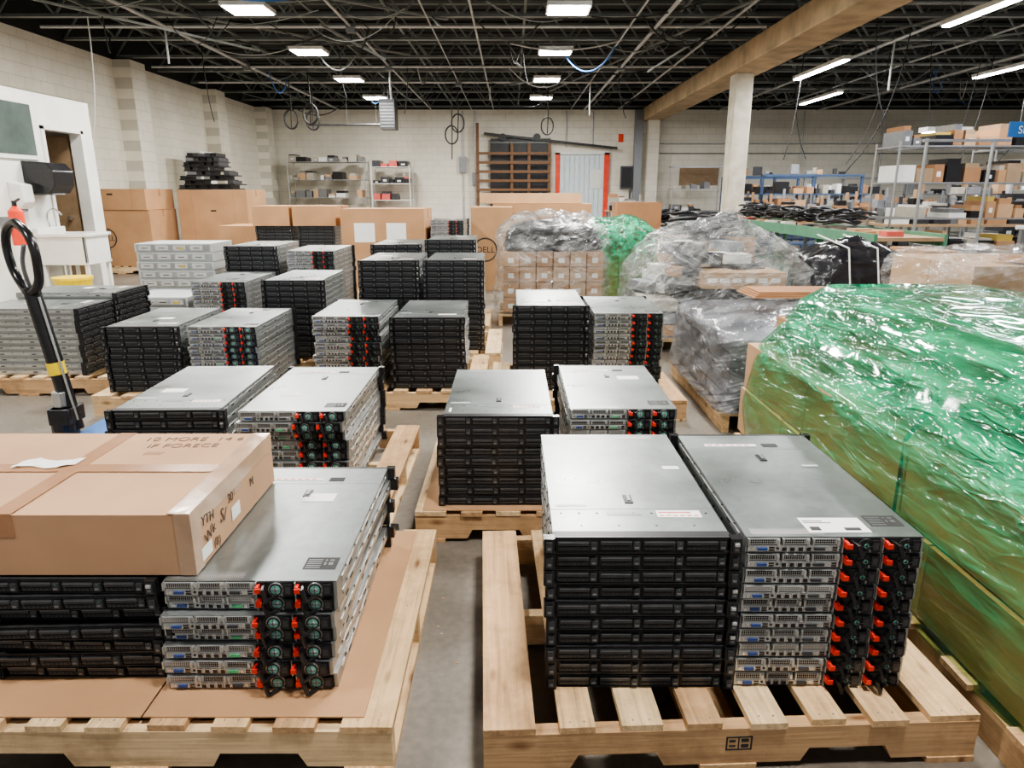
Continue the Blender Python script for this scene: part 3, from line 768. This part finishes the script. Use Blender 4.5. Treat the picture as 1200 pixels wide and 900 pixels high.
def shelf(x0,x1,y0,y1,z1,n,post='shelf_steel',name='wire_shelf',items=('dark_grey',),seed=0,fill=.8,zb=.15,ih=.25,wmax=.3):
    R=random.Random(seed); e=empty(name,((x0+x1)/2,(y0+y1)/2,0)); m=MB()
    for x in (x0,x1):
        for y in (y0,y1): m.cyl((x,y),.016,0,z1,'z',post,8)
    zs=[zb+(z1-.05-zb)*k/(n-1) for k in range(n)]
    for z in zs:
        m.box(x0,x1,y0-.01,y0+.01,z-.02,z,post); m.box(x0,x1,y1-.01,y1+.01,z-.02,z,post)
        m.box(x0-.01,x0+.01,y0,y1,z-.02,z,post); m.box(x1-.01,x1+.01,y0,y1,z-.02,z,post)
        q=int((x1-x0)/.05)
        for k in range(q): m.box(x0+k*.05,x0+k*.05+.006,y0,y1,z-.008,z-.002,post)
    m.build('frame',parent=e); m=MB()
    for z in zs[:-1]+([zs[-1]] if fill>.7 else []):
        x=x0+.04
        while x<x1-.12:
            w=R.uniform(.08,wmax); hh=R.uniform(.05,ih)
            if x+w>x1: break
            if R.random()<fill:
                mt=R.choice(items); m.box(x,x+w,y0+.04,y1-.06,z,z+hh,mt)
                if R.random()<.6:
                    m.box(x+.01,x+w-.02,y0+.06,y1-.1,z+hh,z+hh+R.uniform(.02,.08),R.choice(items))
                if R.random()<.3: m.box(x+w*.3,x+w*.7,y0+.036,y0+.04,z+hh*.3,z+hh*.6,'white_label')
            x+=w+R.uniform(.005,.06)
    if m.v: m.build('stored_items',parent=e)
    return e
MIX=('dark_grey','mid_grey','black_plastic','cardboard','cardboard_light','foam_grey','beige_metal','white_plastic')
shelf(-7.0+.0,-4.6,22.8,23.5,2.35,5,seed=1,items=('white_plastic','mid_grey','black_plastic','cardboard_light','beige_metal'),fill=.75)
shelf(-4.4,-3.2,22.8,23.5,2.2,5,post='white_plastic',seed=2,items=('black_plastic','print_red','dark_grey'),fill=.9,name='storage_rack',ih=.2)
shelf(5.0,6.6,22.6,23.3,2.2,4,seed=3,items=MIX,fill=.7)
shelf(4.95,7.4,9.4,10.0,2.0,5,seed=14,items=('bin_yellow','cardboard','dark_grey','cardboard_dark','mid_grey','beige_metal','cardboard_light','black_plastic','interior_tan','white_plastic'),fill=.8,ih=.24,wmax=.24)
shelf(7.9,9.8,12.0,12.6,2.1,5,seed=5,items=('cardboard_dark','cardboard','dark_grey','beige_metal','mid_grey'),fill=.9)
shelf(11.0,13.5,15,15.7,2.0,4,seed=6,items=('cardboard','dark_grey','mid_grey'),fill=.9)
def bench(x0,x1,y0,y1,h=.9,seed=0,riser=True,col='blue_rack',top='wood_bench'):
    R=random.Random(seed); e=empty('workbench',((x0+x1)/2,(y0+y1)/2,0)); m=MB()
    m.box(x0,x1,y0,y1,h-.04,h,top)
    for x in (x0+.03,x1-.08):
        for y in (y0+.03,y1-.08): m.box(x,x+.05,y,y+.05,0,h-.04,col)
    m.box(x0,x1,y0+.03,y1,.3,.33,col)
    if riser:
        for x in (x0,(x0+x1)/2,x1-.05): m.box(x,x+.05,y1-.06,y1,h,h+.85,col)
        m.box(x0,x1,y1-.35,y1,h+.42,h+.45,col); m.box(x0,x1,y1-.08,y1,h+.8,h+.85,col)
    m.build('frame',parent=e,bevel=.003); m=MB()
    IT=MIX+('foam_grey','dark_grey','black_plastic','cardboard_dark')
    for row in range(2):
        x=x0+.05
        while x<x1-.3:
            w=R.uniform(.08,.32);hh=R.uniform(.05,.28)+row*.08; mt=R.choice(IT)
            ya=y0+.06+row*(y1-y0)*.35; yb=ya+(y1-y0)*.28
            m.box(x,x+w,ya,yb,h,h+hh,mt)
            if R.random()<.6: m.box(x+.02,x+w-.02,ya+.02,yb-.02,h+hh,h+hh+R.uniform(.02,.12),R.choice(IT))
            if R.random()<.4: m.cyl((x+w*.5,ya+.08),.03,h+hh,h+hh+R.uniform(.15,.3),'z',R.choice(IT),8)
            if riser and row: 
                hz=R.uniform(.05,.25); m.box(x,x+w*.9,y1-.32,y1-.08,h+.45,h+.45+hz,R.choice(IT))
                if R.random()<.4: m.box(x,x+w*.7,y1-.07,y1-.01,h+.86,h+.86+R.uniform(.05,.2),R.choice(IT))
            x+=w+R.uniform(.01,.08)
    m.build('equipment',parent=e,bevel=.004)
bench(5.4,7.4,18,18.8,seed=1); bench(7.6,9.6,18.2,19,seed=2,col='mid_grey'); bench(9.8,12.2,17.4,18.2,seed=3,col='mid_grey'); bench(5.4,7.6,15,15.8,seed=4,col='blue_rack'); bench(8.6,10.6,13.6,14.4,seed=5,col='mid_grey')
bench(5.8,8.6,11,11.8,seed=6,riser=False,col='green_paint'); bench(12,15,19,19.8,seed=8,col='mid_grey'); bench(2.6,3.9,19.5,20.2,seed=9,riser=False,col='mid_grey')
bench(5.4,7.4,12.6,13.3,seed=12,riser=False,col='mid_grey'); bench(5.2,7.2,16.6,17.3,seed=13,col='blue_rack')
bench(5.9,8.2,7.7,8.4,h=1.0,seed=11,riser=False,col='shelf_steel',top='white_plastic')
for k,(x,y) in enumerate(((3.2,11.2),(3.3,12.6),(2.6,10.2),(3.0,14.2))):
    m=MB(); m.box(x-.5,x+.5,y-.4,y+.4,.002,.72,'cardboard'); m.box(x-.47,x+.47,y-.37,y+.37,.72,.74,'print_black'); m.build('gaylord_box',bevel=.005)
    cables(x,y,.75,.45,18,seed=90+k,rad=.028)

# back wall features
e=empty('strip_curtain_doorway',(2.3,23.9,0)); m=MB()
m.box(1.42,1.56,23.86,23.99,0,2.62,'red_paint'); m.box(3.0,3.16,23.86,23.99,0,2.62,'red_paint'); m.box(1.42,3.16,23.86,23.99,2.56,2.66,'white_plastic'); m.build('frame',parent=e)
m=MB()
for k in range(9): m.box(1.57+k*.16,1.57+k*.16+.15,23.9+.01*(k%2),23.905+.01*(k%2),.02,2.55,'curtain_plastic')
m.box(2.55,2.95,23.88,23.895,1.5,2.1,'white_plastic'); m.box(1.9,2.4,23.88,23.895,.4,1.0,'pipe_grey')
m.build('plastic_strips',parent=e)
e=empty('sliding_fire_door',(.3,23.8,0))
m=MB(); m.box(-.7,1.25,23.8,23.88,.3,3.05,'dark_door')
for k in range(5): m.box(-.7,1.25,23.78,23.80,.5+k*.6,.56+k*.6,'truss_steel')
m.build('panel',parent=e,bevel=.01)
m=MB(); m.bar((-.9,23.76,3.2),(3.4,23.76,2.75),.07,'dark_door')
for x in (-.3,.8): m.cyl((x,3.08),.12,23.72,23.77,'y','dark_door',16)
m.build('track',parent=e)
m=MB()
for x in (-1.15,-.05,.5,1.15): m.box(x,x+.09,23.55,23.7,0,2.9 if x>-1 else 3.5,'brown_wood')
for k in range(9): m.box(-1.15,1.24,23.5,23.55,.3+k*.28,.38+k*.28,'brown_wood')
m.build('lumber_rack')
m=MB(); m.box(3.45,3.6,23.96,23.99,2.95,3.2,'red_paint'); m.build('exit_sign')
m=MB(); m.box(3.55,3.93,23.78,23.99,1.5,2.2,'dark_grey'); m.box(3.58,3.90,23.76,23.78,1.55,2.15,'black_plastic'); m.build('wall_breaker_box')
m=MB()
for x in (-1.6,-1.2,1.75,2.6): m.cyl((x,23.95),.025,0 if x<0 else 2.8,3.9,'z','pipe_grey',8)
m.box(-1.72,-1.5,23.85,23.99,2.0,2.5,'mid_grey'); m.box(-1.3,-1.08,23.85,23.99,1.6,2.0,'mid_grey')
m.box(5.5,6.8,23.97,23.99,1.6,2.2,'interior_tan'); m.cyl((23.93,2.9),.02,4.8,16,'x','pipe_grey',8); m.cyl((23.93,2.6),.015,4.8,16,'x','truss_light',8)
for x in (7,9.4,12): m.cyl((x,23.95),.025,1.2,3.9,'z','pipe_grey',8)
m.build('wall_conduit')
e=empty('unit_heater',(-3.3,20,3.4))
m=MB(); m.box(-3.5,-3.1,19.7,20.25,3.0,3.75,'dark_grey')
for k in range(8): m.box(-3.48,-3.12,19.68,19.7,3.05+k*.08,3.08+k*.08,'mid_grey')
m.bar((-3.4,20,3.75),(-3.4,20,4.63),.015,'chrome'); m.bar((-3.2,20,3.75),(-3.2,20,4.63),.015,'chrome'); m.build('housing',parent=e)
for k,(x,y) in enumerate(((-1.55,19),(.95,20),(-4.6,17),(-5.4,18.2),(-4.95,18.5),(-1.4,19.2))):
    e=empty('hanging_cord',(x,y,3.3)); tube('cord',[(x,y,4.0),(x+.02,y,3.4),(x,y,2.2 if k==0 else 2.9)],.014,'print_black',e)
    for q in range(3): tube('coil_%d'%q,[(x+.16*math.cos(t*math.pi/4),y+.03*q,3.1-.3*(k==0)+.22*math.sin(t*math.pi/4)) for t in range(8)],.016,'print_black',e,True)
for k,(x,y,z2,dx) in enumerate(((6.5,12.5,1.7,-.8),(8.0,11.0,1.7,-.8),(5.2,11,2.4,.3),(-6.6,12,2.2,-.2),(7.2,14.5,1.9,-.6),(9.5,15,1.7,-.5),(6.2,16.5,2.1,.4),(-3.4,15,3.2,.1),(-2.2,16,3.0,-.1),(.2,14,3.3,.1),(2.4,17,3.0,.2),(10.5,12.5,2.0,.6),(5.6,14.6,2.0,-.2),(-5.9,14.5,2.7,.1))):
    e=empty('hanging_cable',(x,y,3)); h_=4.0-z2; tube('cord',[(x,y,4.0),(x+dx*.12,y,4-h_*.35),(x+dx*.55,y,4-h_*.78),(x+dx,y,z2)],.010,'print_black' if k not in (3,) else 'white_plastic',e)
m=MB(); m.cyl((20.3,3.15),.03,-5.6,-3.6,'x','mid_grey',8)
for x in (-5.4,-4.5,-3.7): m.bar((x,20.3,3.15),(x,20.3,4.05),.012,'mid_grey')
m.build('hanging_rail')
m=MB(); m.box(7.4,8.2,13.2,13.5,2.42,2.5,'white_plastic'); m.box(7.45,8.15,13.22,13.48,2.41,2.42,'emit_light'); m.bar((7.5,13.35,2.5),(7.3,13.35,4.05),.01,'print_black'); m.bar((8.1,13.35,2.5),(8.3,13.35,4.05),.01,'print_black'); m.build('pendant_lamp')
e=empty('hanging_sign',(6.1,8.7,2.2))
m=MB(); m.box(5.83,6.57,8.7,8.72,2.00,2.17,'blue_paint'); m.bar((5.95,8.71,2.17),(5.95,8.71,4.05),.006,'chrome'); m.bar((6.5,8.71,2.17),(6.5,8.71,4.05),.006,'chrome'); m.build('board',parent=e)
text('lettering','SECURITY',(6.20,8.697,2.04),(math.pi/2,0,0),.12,'white_label',e)
m=MB()
for x in (5.0,5.8): m.cyl((x,8.9),.02,0,2.0,'z','shelf_steel',8)
m.box(4.95,6.0,8.88,8.92,1.96,1.99,'shelf_steel'); m.box(4.95,5.85,8.88,8.92,.3,.33,'shelf_steel')
for x in (5.0,5.8): m.box(x-.02,x+.02,8.6,9.2,0,.03,'shelf_steel')
m.build('garment_rack')

m=MB(); m.box(-7.6,-7.2,17,17.8,0,2.3,'white_plastic'); m.box(-7.2,-7.19,17.05,17.38,.1,2.2,'mid_grey'); m.box(-7.55,-7.25,16.985,17,.1,2.2,'foam_grey'); m.build('metal_locker',bevel=.005)
e=empty('black_tray_stack',(-5.6,13.6,1.43)); m=MB(); R=random.Random(9)
for k in range(8):
    j=R.uniform(-.08,.08); wv=.50-.035*k
    m.box(-5.6-wv+j,-5.6+wv+j,13.3,13.9,1.425+k*.08,1.445+k*.08,'black_plastic')
    for q in range(5):
        if R.random()<.8: m.box(-5.6-wv+j+q*wv*.42,-5.6-wv+j+q*wv*.42+.1,13.35,13.8,1.445+k*.08,1.505+k*.08,R.choice(('dark_grey','dark_grey','black_plastic')))
m.build('trays',parent=e)
e=empty('utility_sink',(-5.55,9.0,0)); m=MB()
x0,x1,y0,y1=-5.86,-5.25,8.75,9.3
m.box(x0,x1,y0,y0+.03,.52,.86,'white_plastic'); m.box(x0,x1,y1-.03,y1,.52,.86,'white_plastic'); m.box(x0,x0+.03,y0,y1,.52,.86,'white_plastic'); m.box(x1-.03,x1,y0,y1,.52,.86,'white_plastic'); m.box(x0,x1,y0,y1,.50,.53,'white_plastic')
m.box(x0-.01,x1+.02,y0-.02,y0+.03,.84,.88,'white_plastic'); m.box(x0-.01,x1+.02,y1-.03,y1+.02,.84,.88,'white_plastic'); m.box(x1-.03,x1+.02,y0,y1,.84,.88,'white_plastic'); m.box(x0-.01,x0+.06,y0,y1,.84,.95,'white_plastic')
for x in (x0+.02,x1-.06):
    for y in (y0+.02,y1-.06): m.box(x,x+.045,y,y+.045,0,.52,'white_plastic')
m.cyl((-5.55,9.02),.025,.2,.5,'z','white_plastic'); m.build('basin',parent=e,bevel=.008)
tube('faucet',[(-5.82,9.02,.95),(-5.82,9.02,1.12),(-5.74,9.02,1.17),(-5.64,9.02,1.1)],.012,'chrome',e)
e=empty('paper_towel_dispenser',(-5.75,8.95,1.55)); m=MB()
m.prism([(-5.9,1.36),(-5.60,1.36),(-5.53,1.45),(-5.52,1.62),(-5.60,1.72),(-5.9,1.74)],'y',8.80,9.2,'black_gloss'); m.box(-5.86,-5.6,8.85,9.1,1.34,1.36,'mid_grey'); m.build('housing',parent=e,bevel=.02)
m=MB(); m.prism([(-5.9,1.18),(-5.79,1.18),(-5.73,1.26),(-5.74,1.46),(-5.9,1.5)],'y',8.50,8.70,'white_plastic'); m.box(-5.87,-5.8,8.54,8.66,1.15,1.18,'mid_grey'); m.build('soap_dispenser',bevel=.012)
m=MB(); m.cyl((-5.72,8.3),.08,.78,1.16,'z','red_paint',16); m.cyl((-5.72,8.3),.08,1.16,1.22,'z','red_paint',16,.03); m.cyl((-5.72,8.3),.025,1.22,1.28,'z','black_plastic',8); m.bar((-5.72,8.3,1.26),(-5.62,8.25,1.30),.02,'black_plastic'); m.box(-5.9,-5.79,8.26,8.34,.9,1.1,'mid_grey'); m.build('fire_extinguisher')
e=empty('mop_bucket',(-5.2,8.4,0)); m=MB(); m.cyl((-5.25,8.4),.16,.08,.38,'z','yellow_paint',20,.21); m.cyl((-5.25,8.4),.22,.37,.40,'z','yellow_paint',20)
for a,b in ((-.13,-.1),(.13,-.1),(-.13,.1),(.13,.1)): m.cyl((-5.25+a,.03),.03,8.4+b-.012,8.4+b+.012,'y','black_plastic',10); m.bar((-5.25+a,8.4+b,.03),(-5.25+a,8.4+b,.1),.02,'dark_grey')
m.build('bucket',parent=e)
jx,jy=.10,.12
def J(p): return (p[0]+jx,p[1]+jy,p[2])
e=empty('pallet_jack',(-2.25+jx,3.2+jy,0)); m=MB()
for yy in (2.72,3.25): m.box(-2.15,-1.12,yy,yy+.16,.035,.085,'blue_paint')
m.box(-2.26,-2.12,2.72,3.41,.06,.22,'blue_paint'); m.cyl((-2.3,3.15),.06,.08,.36,'z','black_gloss',16); m.cyl((-2.3,3.15),.035,.36,.44,'z','chrome',12)
for yy in (3.05,3.21): m.cyl((-2.34,.085),.085,yy,yy+.05,'y','black_plastic',20)
m.box(-2.34,-2.24,3.09,3.23,.28,.36,'black_gloss')
m.build('chassis',(jx,jy,0),parent=e,bevel=.006)
tube('tow_bar',[J(p) for p in [(-2.26,3.17,.24),(-2.325,3.17,.7),(-2.36,3.17,.94)]],.037,'black_gloss',e,smooth=False)
tube('stripe',[J(p) for p in [(-2.302,3.17,.52),(-2.310,3.17,.58)]],.040,'yellow_paint',e,smooth=False)
tube('handle_loop',[J(p) for p in [(-2.36,3.16,.92),(-2.29,3.12,.96),(-2.25,3.08,1.05),(-2.26,3.08,1.16),(-2.32,3.12,1.22),(-2.42,3.2,1.23),(-2.49,3.25,1.17),(-2.49,3.25,1.05),(-2.44,3.22,.96)]],.021,'black_gloss',e,True)
tube('control_lever',[J(p) for p in [(-2.36,3.17,.92),(-2.35,3.13,1.05),(-2.31,3.1,1.14)]],.010,'mid_grey',e)
tube('hydraulic_rod',[J(p) for p in [(-2.22,3.13,.3),(-2.31,3.14,.9)]],.006,'chrome',e,smooth=False)
m=MB(); m.cyl((2.55,.045),.045,-.50,-.46,'x','black_plastic',16); m.cyl((2.55,.045),.018,-.505,-.455,'x','mid_grey',10); m.build('caster_wheel')
m=MB(); R=random.Random(3)
for k in range(9):
    x=R.uniform(-.36,-.12);y=R.uniform(1.3,2.5);s=R.uniform(.002,.006); m.box(x,x+s*2,y,y+s,.0,.0015,R.choice(('beige_metal','pine_x1','cardboard')))
m.build('floor_debris')

# ------------------------------------------------------------------ world & camera
w=bpy.data.worlds.new('World'); S.world=w; w.use_nodes=True
w.node_tree.nodes['Background'].inputs[0].default_value=(.97,.97,1,1); w.node_tree.nodes['Background'].inputs[1].default_value=.40
cam=bpy.data.cameras.new('camera'); cam.sensor_width=36; cam.lens=24.6; cam.clip_start=.05; cam.clip_end=100
co=bpy.data.objects.new('camera',cam); COL.objects.link(co); co.location=(0,0,1.37); co.rotation_euler=(math.radians(74.7),0,0)
S.camera=co
S.view_settings.view_transform='AgX'
S.view_settings.look='AgX - Medium High Contrast'
S.view_settings.exposure=.65
